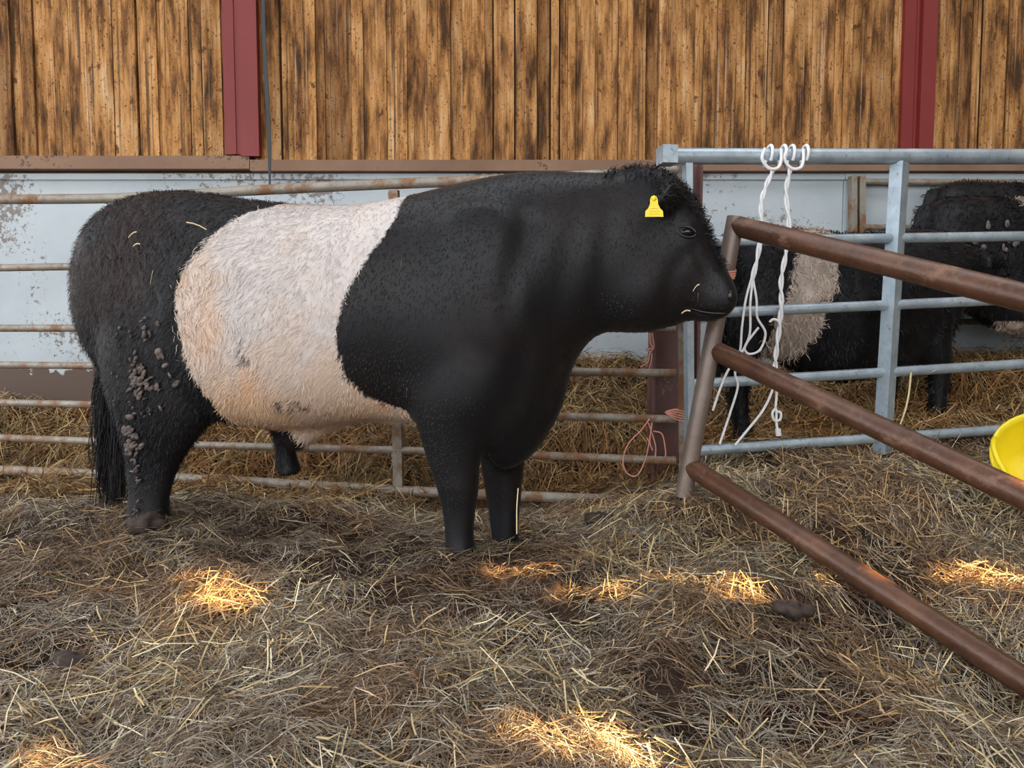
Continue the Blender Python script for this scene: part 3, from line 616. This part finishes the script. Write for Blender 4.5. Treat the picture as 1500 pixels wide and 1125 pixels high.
def make_cow(x0, Y0, yaw, sc, belt, label, nfur=16000, head=0.0, deep=0.0, muddy=False, sink=0.0):
    z0 = float(ground(x0 + .7 * sc[0] * math.cos(yaw), Y0 + .7 * sc[0] * math.sin(yaw), False)) - .05 - sink
    root = empty('cow', (x0, Y0, z0)); root.rotation_euler = (0, 0, yaw); root.scale = sc
    tag(root, label, 'cow', 'black belted cattle behind the galvanised gate')
    mb = MB(); hd = head
    rows = [(-.03, 1.03, -.02, .93, .05, .5), (0, 1.12, 0, .76, .17, .5), (.1, 1.17, .08, .62, .24, .55), (.3, 1.18, .3, .53, .27, .52), (.5, 1.17, .5, .47, .31, .48), (.75, 1.155, .75, .44, .34, .46), (1.0, 1.165, 1.0, .45, .32, .48),
            (1.2, 1.19, 1.22, .47, .27, .5), (1.38, 1.18, 1.42, .55, .21, .52), (1.5, 1.15 - hd * .2, 1.5, .68, .17, .52), (1.6, 1.12 - hd * .5, 1.57, .76 - hd * .4, .14, .5), (1.7, 1.11 - hd * .8, 1.65, .78 - hd * .8, .125, .5),
            (1.8, 1.04 - hd, 1.73, .75 - hd, .12, .55), (1.88, .94 - hd, 1.80, .72 - hd, .10, .55), (1.95, .84 - hd, 1.87, .68 - hd, .082, .5), (2.0, .76 - hd, 1.93, .655 - hd, .078, .5), (2.02, .70 - hd, 1.97, .66 - hd, .04, .5)]
    rows = [(a, b, c_, d - deep * min(1, max(0, 1 - abs(c_ - .75) / .9)), e, f_) for a, b, c_, d, e, f_ in rows]
    loft(mb, trunk_rings(rows, 24, 4))
    for sg in (1, -1):
        q = .06 * sg
        loft(mb, leg_rings([(.0, .95, .42, .95, .12, .13 * sg), (-.02, .8, .42, .8, .12, .15 * sg), (0 + q, .65, .38 + q, .65, .10, .16 * sg), (.02 + q, .52, .25 + q, .52, .078, .16 * sg), (.0 + q, .43, .16 + q, .43, .06, .16 * sg), (.03 + q, .3, .13 + q, .3, .05, .16 * sg), (.04 + q, .14, .14 + q, .14, .048, .16 * sg), (.04 + q, .06, .18 + q, .06, .055, .16 * sg), (.03 + q, -.05, .19 + q, -.05, .06, .16 * sg)]))
        loft(mb, leg_rings([(1.08, .8, 1.42, .8, .10, .15 * sg), (1.13, .58, 1.38, .58, .09, .16 * sg), (1.18 - q, .42, 1.33 - q, .42, .068, .15 * sg), (1.2 - q, .3, 1.32 - q, .3, .056, .15 * sg), (1.21 - q, .15, 1.31 - q, .15, .048, .15 * sg), (1.2 - q, .06, 1.33 - q, .06, .056, .15 * sg), (1.2 - q, -.05, 1.35 - q, -.05, .06, .15 * sg)]))
        e = [[np.array([1.70 + .022 * math.cos(a) - .05 * u, sg * (.09 + .18 * u), 1.04 - hd * .85 + hw_ * math.sin(a)]) for a in [2 * math.pi * i / 10 for i in range(10)]] for u, hw_ in ((0, .03), (.3, .05), (.65, .055), (1, .015))]
        loft(mb, e if sg > 0 else e[::-1])
    tb = MB().tube([(0, 0, 1.12), (-.05, 0, 1.05), (-.06, 0, .8), (-.05, 0, .55), (-.05, 0, .35)], [.04, .035, .03, .04, .02], 10, True, 4); mb.add(tb.V, tb.F)
    me, V = fuse(mb, .016, 5)
    def coat(P, jit=0.0):
        s_, y_, z_ = P[:, 0], P[:, 1], P[:, 2]; n1 = (fbm(s_ * 9 + 8 + x0, z_ * 9, 3) - .5) * .12 + rng.normal(0, 1, len(P)) * jit
        a = np.interp(z_, [.45, .8, 1.18], [belt[0], belt[0] + belt[2] * .45, belt[0] + belt[2]]); m = (s_ > a + n1) & (s_ < a + belt[1] + n1 * .6) & (z_ > .42 - deep)
        white = (s_ > 1.80) & (z_ < .715 - hd) & (s_ < 1.985) & belt[3]
        wc = np.array([.50, .41, .34]) + (fbm(s_ * 20, z_ * 20, 2) - .5)[:, None] * .3
        return np.where((m | white)[:, None], np.clip(wc, .05, .85), BLACK * (.8 + .6 * fbm(s_ * 6, z_ * 6, 2)[:, None])), m
    C, _ = coat(V); set_tint(me, C); link('body', me, M['hide'], root, True)
    P, Nn = surface_samples(me, V, nfur, lambda c_, n_: (c_[:, 2] > .1) * (1 + 1.5 * (np.abs(c_[:, 0] - belt[0] - .2) < .35))); n = len(P); Cc, bt = coat(P, .015)
    fl = np.tile([-.4, 0, -1.0], (n, 1)) + rng.normal(0, .6, (n, 3)); fl[:, 0] += (fbm(P[:, 0] * 12, P[:, 2] * 12, 2) - .5) * 5
    fur('coat', root, P, Nn, fl, rng.uniform(.025, .06, n) * np.where(bt, 1.15, 1), rng.uniform(.004, .008, n), np.clip(Cc * rng.uniform(.65, 1.25, (n, 1)), 0, .9), rng.uniform(.2, .55, n), .4)
    if muddy:
        dm = MB(); Vn = V[V[:, 1] < 0]
        for _ in range(22):
            s_, z_ = random.gauss(.22, .09), random.gauss(.90, .05); c_ = np.where((Vn[:, 0] - s_) ** 2 + (Vn[:, 2] - z_) ** 2 < .002)[0]
            if len(c_): q = Vn[c_[np.argmin(Vn[c_, 1])]]; blob(dm, (q[0], q[1] - .02, q[2]), (random.uniform(.008, .02), .01, random.uniform(.012, .026)), 8)
        dm.build('mud_clods', M['mud'], root, True)['kind'] = 'stuff'
    for sg in (1, -1):
        eb = MB(); blob(eb, (1.80, sg * .112, .945 - hd), (.02, .016, .016), 10); eb.build('eye', M['eye'], root, True)
        nb_ = MB(); blob(nb_, (1.995, sg * .05, .715 - hd), (.012, .02, .014), 10); nb_.build('nostril', M['nose'], root, True)
    return root
make_cow(at(1066, 400, 3.98)[0], 3.98, math.radians(8), (.84, .88, .95), (.10, .27, .28, True), 'black cow with a fuzzy beige belt standing just behind the white ropes', head=.04, deep=.10)
make_cow(at(1352, 300, 4.5)[0] + .06, 4.56, math.radians(2), (.95, .75, .92), (.50, .35, .05, False), 'dark cow with mud on its haunch behind the gate upright', deep=.16, muddy=True, sink=.06)
make_cow(at(1378, 270, 4.9)[0], 4.96, math.radians(1), (.95, .6, 1.0), (.62, .35, .05, False), 'rearmost curly black cow showing only its back against the metal sheets', nfur=12000)

# ------------------------------------------------------------------ straw bedding
PAL_HAY = np.array([(.21, .155, .10), (.28, .225, .16), (.36, .305, .225), (.16, .095, .058), (.46, .40, .31), (.26, .155, .085), (.33, .29, .235)])
PAL_STRAW = np.array([(.55, .43, .23), (.62, .50, .29), (.48, .34, .15), (.66, .58, .40), (.40, .26, .11)])
PAL_BACK = np.array([(.42, .25, .09), (.34, .19, .07), (.50, .33, .14), (.26, .14, .055), (.56, .42, .22)])
def bedding(name, n, xr, yr, Lr, wr, pal, lift, bend, label, keep=None, k=4, tilt=.22, cohere=.0, dens=None):
    m2 = n * 2; Y = rng.uniform(yr[0], yr[1], m2); X = rng.uniform(-1, 1, m2) * (.70 * np.maximum(Y, 1.0) + .55)
    p = np.ones(n * 2) if dens is None else dens(X, Y)
    ok = (rng.random(n * 2) < p); X, Y = X[ok][:n], Y[ok][:n]; n = len(X)
    L = rng.uniform(*Lr, n) * rng.choice([.6, 1, 1.3], n); az = rng.random(n) * 6.283
    if cohere: az = np.where(rng.random(n) < cohere, fbm(X * 2.4 + 5, Y * 2.4, 2) * 14 + rng.normal(0, .5, n), az)
    D = np.stack([np.cos(az), np.sin(az), np.zeros(n)], 1); S_ = np.stack([-np.sin(az), np.cos(az), np.zeros(n)], 1); bd = rng.normal(0, bend, n); tl = rng.normal(0, tilt, n)
    h0 = np.abs(rng.normal(0, lift, n)); paths = np.zeros((n, k, 3)); hump = np.abs(rng.normal(0, .1, n)) * L
    for j, u in enumerate(np.linspace(-.5, .5, k)):
        q = D * (u * L)[:, None] + S_ * (bd * L * (u * u - .08))[:, None]; xx, yy = X + q[:, 0], Y + q[:, 1]
        paths[:, j, 0] = xx; paths[:, j, 1] = yy; paths[:, j, 2] = ground(xx, yy) + h0 + np.maximum(tl * u * L, -h0 * .7) + hump * (.25 - u * u)
    col = pal[rng.integers(0, len(pal), n)] * rng.uniform(.38, 1.42, (n, 1)); fade = fbm(X * 1.5 + 20, Y * 1.5 + 4, 3)
    col = col * (0.5 + .9 * fade[:, None]); ed = np.clip((fbm(X * 3.3 + 60, Y * 3.3 + 31, 3) - .5) / .12, 0, 1)[:, None]; col = col * (1 - ed * np.array([.12, .25, .34]))
    side = unit(S_ + np.array([0, 0, 1.0]) * rng.normal(0, .6, (n, 1))); W = np.outer(rng.uniform(*wr, n), np.interp(np.linspace(0, 1, k), [0, .3, 1], [.8, 1, .6]))
    V, Q, C = ribbons(paths, W, side, np.clip(col, .01, .9)); o = link(name, fast_mesh(name, V, Q, C), M['strand']); tag(o, label, 'straw', None, 'stuff'); return o
dm_ = lambda X, Y: np.clip((1.0 - .68 * mud(X, Y)) * (.25 + 1.9 * (fbm(X * 5.5 + 2, Y * 5.5 + 8, 3) - .22)), .06, 1)
bedding('matted_hay', 165000, 0, (1.15, 3.9), (.035, .105), (.0012, .0026), PAL_HAY, .014, .55, 'matted fine grey-brown hay trodden into the floor around the bull', k=4, cohere=.25, dens=dm_)
bedding('loose_straw', 24000, 0, (1.15, 3.9), (.03, .14), (.0024, .0048), PAL_STRAW, .022, .15, 'loose pale straw stalks scattered over the matted hay', k=3, tilt=.35, dens=lambda X, Y: np.clip(.15 + 1.3 * (fbm(X * 2.2 + 9, Y * 2.2 + 1, 3) - .25) + .4 * (Y > 2.5) * (X > .3) - .5 * mud(X, Y), .06, 1))
bedding('pen_straw', 46000, 0, (3.75, 5.08), (.07, .19), (.0035, .0065), PAL_BACK, .03, .25, 'golden brown straw heaped in the pens against the metal sheets', k=4, tilt=.35, cohere=.3)

# ------------------------------------------------------------------ ropes, twine, bucket, clods
def rope(name, paths, label):
    r = empty(name, tuple(paths[0][1][0])); tag(r, label, 'rope', 'white ropes hitched on the gate'); c = np.array(r.location)
    for nm, P, rad, tw in paths:
        Q = spline(np.array(P) - c, 8); t = np.linspace(0, 1, len(Q)); Ln = np.linalg.norm(np.diff(Q, axis=0), axis=1).sum(); ph = t * Ln / .16 * 6.283 if tw else t * 0
        b = MB()
        for s_ in ((1, -1) if tw else (0,)):
            off = np.stack([np.cos(ph), np.sin(ph) * .8, 0 * ph], 1) * (rad * 1.05) * s_; b.tube(Q + off, rad, 7)
        autosmooth(b.build(nm, M['rope'], r), 60)
def gp(x, y, d=.05): return gpt(x, y) + np.array([0, -d, 0])
def hitch(x):                                     # two turns round the top rail with the bight pulled through
    out = []
    for dx in (-11, 9):
        ring = []
        for a in np.linspace(-.6, 5.6, 14):
            p = gpt(x + dx + 4 * math.sin(a * .5), 229); ring.append(p + np.array([.016 * math.cos(a * .5), -.047 * math.cos(a), .047 * math.sin(a)]))
        out.append(('turn', ring, .0075, False))
    out.append(('bight', [gp(x - 16, 221, .045), gp(x - 21, 236, .052), gp(x - 12, 250, .055), gp(x + 1, 250, .06), gp(x + 6, 238, .056), gp(x + 7, 222, .046)], .0075, False))
    return out
R1 = hitch(1132) ; R2 = hitch(1164)
R1.append(('hanging_end', [gp(1128, 250), gp(1118, 275, .04), gp(1111, 300, .04), gp(1111, 330, .04), gp(1107, 370, .04), gp(1098, 410, .04)], .0062, True))
R1.append(('tail', [gp(1098, 405, .04), gp(1088, 440, .045), gp(1082, 480), gp(1078, 520), gp(1062, 542), gp(1050, 570), gp(1040, 600)], .0055, False))
R1.append(('tail', [gp(1098, 405, .04), gp(1103, 440), gp(1104, 465), gp(1116, 488), gp(1108, 512), gp(1092, 518), gp(1086, 508), gp(1098, 490), gp(1106, 480)], .0055, False))
R1.append(('tail', [gp(1099, 408, .04), gp(1094, 445), gp(1093, 490), gp(1080, 520), gp(1072, 545), gp(1076, 565), gp(1066, 600), gp(1050, 648)], .0055, False))
R2.append(('hanging_end', [gp(1152, 250), gp(1147, 285, .04), gp(1151, 330, .04), gp(1147, 370, .04), gp(1140, 410, .04), gp(1139, 445), gp(1136, 480), gp(1131, 520), gp(1130, 545)], .0062, True))
R2.append(('tail', [gp(1130, 540), gp(1126, 570), gp(1112, 600), gp(1090, 628), gp(1072, 650)], .006, False))
R2.append(('tail', [gp(1131, 540), gp(1132, 575), gp(1131, 598), gp(1138, 603), gp(1137, 613), gp(1129, 614), gp(1126, 604), gp(1131, 598), gp(1132, 618), gp(1134, 630)], .006, False))
R2.append(('frayed_tip', [gp(1134, 626), gp(1135, 636)], .013, False)); R2.append(('short_end', [gp(1138, 473), gp(1128, 468), gp(1122, 472)], .006, False))
rope('rope_halter', R1, 'white rope hitched on the gate top rail, its tails splitting into loose loops')
rope('rope_halter', R2, 'white rope hitched on the gate top rail, ending in a knot with frayed tip')

def twine(name, parts, label):
    r = empty(name, tuple(parts[0][0])); tag(r, label, 'twine', 'orange baler twine tied to the fences'); c = np.array(r.location)
    for p in parts: MB().tube(np.array(p) - c, .0034, 6, True, 7).build('strand', M['twine'], r, True)
def f2(x, y, d=.035): return fpt(x, y) + np.array([0, -d, 0])
twine('baler_twine', [[f2(972, 603), f2(985, 599 + k * 3.2, .045), f2(1001, 602 + k * 3.6, .05), f2(1014, 607 + k * 3.8, .04), f2(1016, 606 + k * 3, -.02), f2(996, 600 + k * 3, -.03), f2(976, 602 + k * 2, .01)] for k in range(5)], 'orange twine lashing the hurdle rail to its end upright')
twine('baler_twine', [[f2(950, 612), f2(938, 628), f2(918, 650), f2(911, 675), f2(918, 692), f2(932, 694), f2(944, 670), f2(950, 640), f2(953, 618)], [f2(953, 620), f2(950, 645), f2(954, 658), f2(946, 640)], [f2(955, 630), f2(968, 635), f2(973, 660), f2(972, 668)], [f2(948, 618), f2(958, 650), f2(958, 668)]], 'orange twine hanging in a loop through the lower hurdle rails')
twine('baler_twine', [[f2(950, 488), f2(951, 503), f2(955, 510), f2(950, 516), f2(947, 530), f2(936, 537)], [f2(953, 488), f2(956, 508), f2(948, 512), f2(953, 522), f2(949, 540)]], 'orange twine knotted beside the maroon post below the bull jaw')
a = s_top + (s_bot - s_top) * .205; ax = unit(s_bot - s_top)
ringp = []
for k in range(40):
    t = k / 39 * 4 * 2 * math.pi; ringp.append(a + ax * (.008 * t / 6.283 - .016) + .037 * (math.cos(t) * np.array([1, 0, .15]) + math.sin(t) * np.array([0, 1, 0])))
r = empty('baler_twine', tuple(a)); tag(r, 'orange twine wound round the rusty pipe upright at the bull muzzle', 'twine', 'orange baler twine tied to the fences')
MB().tube(np.array(ringp) - a, .0042, 6).build('strand', M['twine'], r, True)

bp_ = at(1522, 688, 2.98); r = empty('bucket', tuple(bp_)); tag(r, 'yellow plastic bucket tipped over in the straw beside the pipe gate', 'bucket')
def bucket():
    n = 40; prof = [(.02, -.16), (.15, -.165), (.165, -.15), (.195, .14), (.212, .15), (.214, .165), (.203, .168), (.19, .14), (.157, -.14), (.02, -.15)]
    V = []; Fc = []
    for rr, zz in prof:
        for k in range(n):
            an = 2 * math.pi * k / n; V.append((rr * math.cos(an), rr * math.sin(an), zz))
    for i in range(len(prof) - 1):
        for k in range(n): Fc.append((i * n + k, i * n + (k + 1) % n, (i + 1) * n + (k + 1) % n, (i + 1) * n + k))
    o = link('tub', mesh('tub', V, Fc), M['yellow'], r, True)
    MB().tube([(.205 * math.cos(t), .205 * math.sin(t), .16 + .09 * math.sin((t - 2.4) / 1.5 * math.pi)) for t in np.linspace(2.4, 3.9, 12)], .011, 10).build('handle', M['yellow'], r, True)
    r.scale = (.86,) * 3; r.rotation_euler = (math.radians(58), math.radians(-18), math.radians(-14))
bucket()

def clod(x, y, rx, label, up=.12):
    d = ray(x, y); P = CAM + d * ((.03 - CAM_H) / d[2])
    for _ in range(6): P = CAM + d * ((float(ground(P[0], P[1])) + rx * up - CAM_H) / d[2])
    b = MB(); blob(b, (0, 0, 0), (rx, rx * .8, rx * .5), 22)
    b.V = [v * (1 + 1.3 * (float(fbm(v[0] * 45 + x, v[2] * 22 + v[1] * 17 + y, 3)) - .5)) for v in b.V]
    o = b.build('dung_clod', M['dung'], None, True); o.location = P; tag(o, label, 'dung')
clod(880, 762, .062, 'dark dung clod in the straw between the bull forefeet and pipe gate'); clod(1163, 892, .055, 'round dark dung clod below the lowest rail of the pipe gate')
clod(214, 768, .07, 'brown dung clod lying against the bull hind hoof', .55); clod(108, 972, .055, 'dark dung clod lying in a muddy hollow of the foreground hay', .35)

def stalk(pts, w, label):
    P = spline(np.array(pts), 5)[None]; V, Q, C = ribbons(P, np.full(P.shape[:2], w), np.array([[1.0, 0, .3]]), np.array([[.68, .56, .33]]))
    o = link('straw_stalk', fast_mesh('straw_stalk', V, Q, C), M['strand']); tag(o, label, 'straw')
stalk([gp(1329, 545, .035), gp(1325, 575, .04), gp(1318, 600, .05), gp(1310, 622, .05)], .009, 'single long straw stalk hanging from a rail of the galvanised gate')
stalk([gp(1352, 547, .035), gp(1360, 544, .034), gp(1366, 541, .03)], .012, 'short pale straw piece lying on a rail of the galvanised gate')
sx_ = at(759, 720, 2.7); stalk([at(759, 715, 2.75), at(757, 745, 2.74), at(757, 782, 2.72)], .004, 'upright straw stalk leaning on the bull far foreleg')
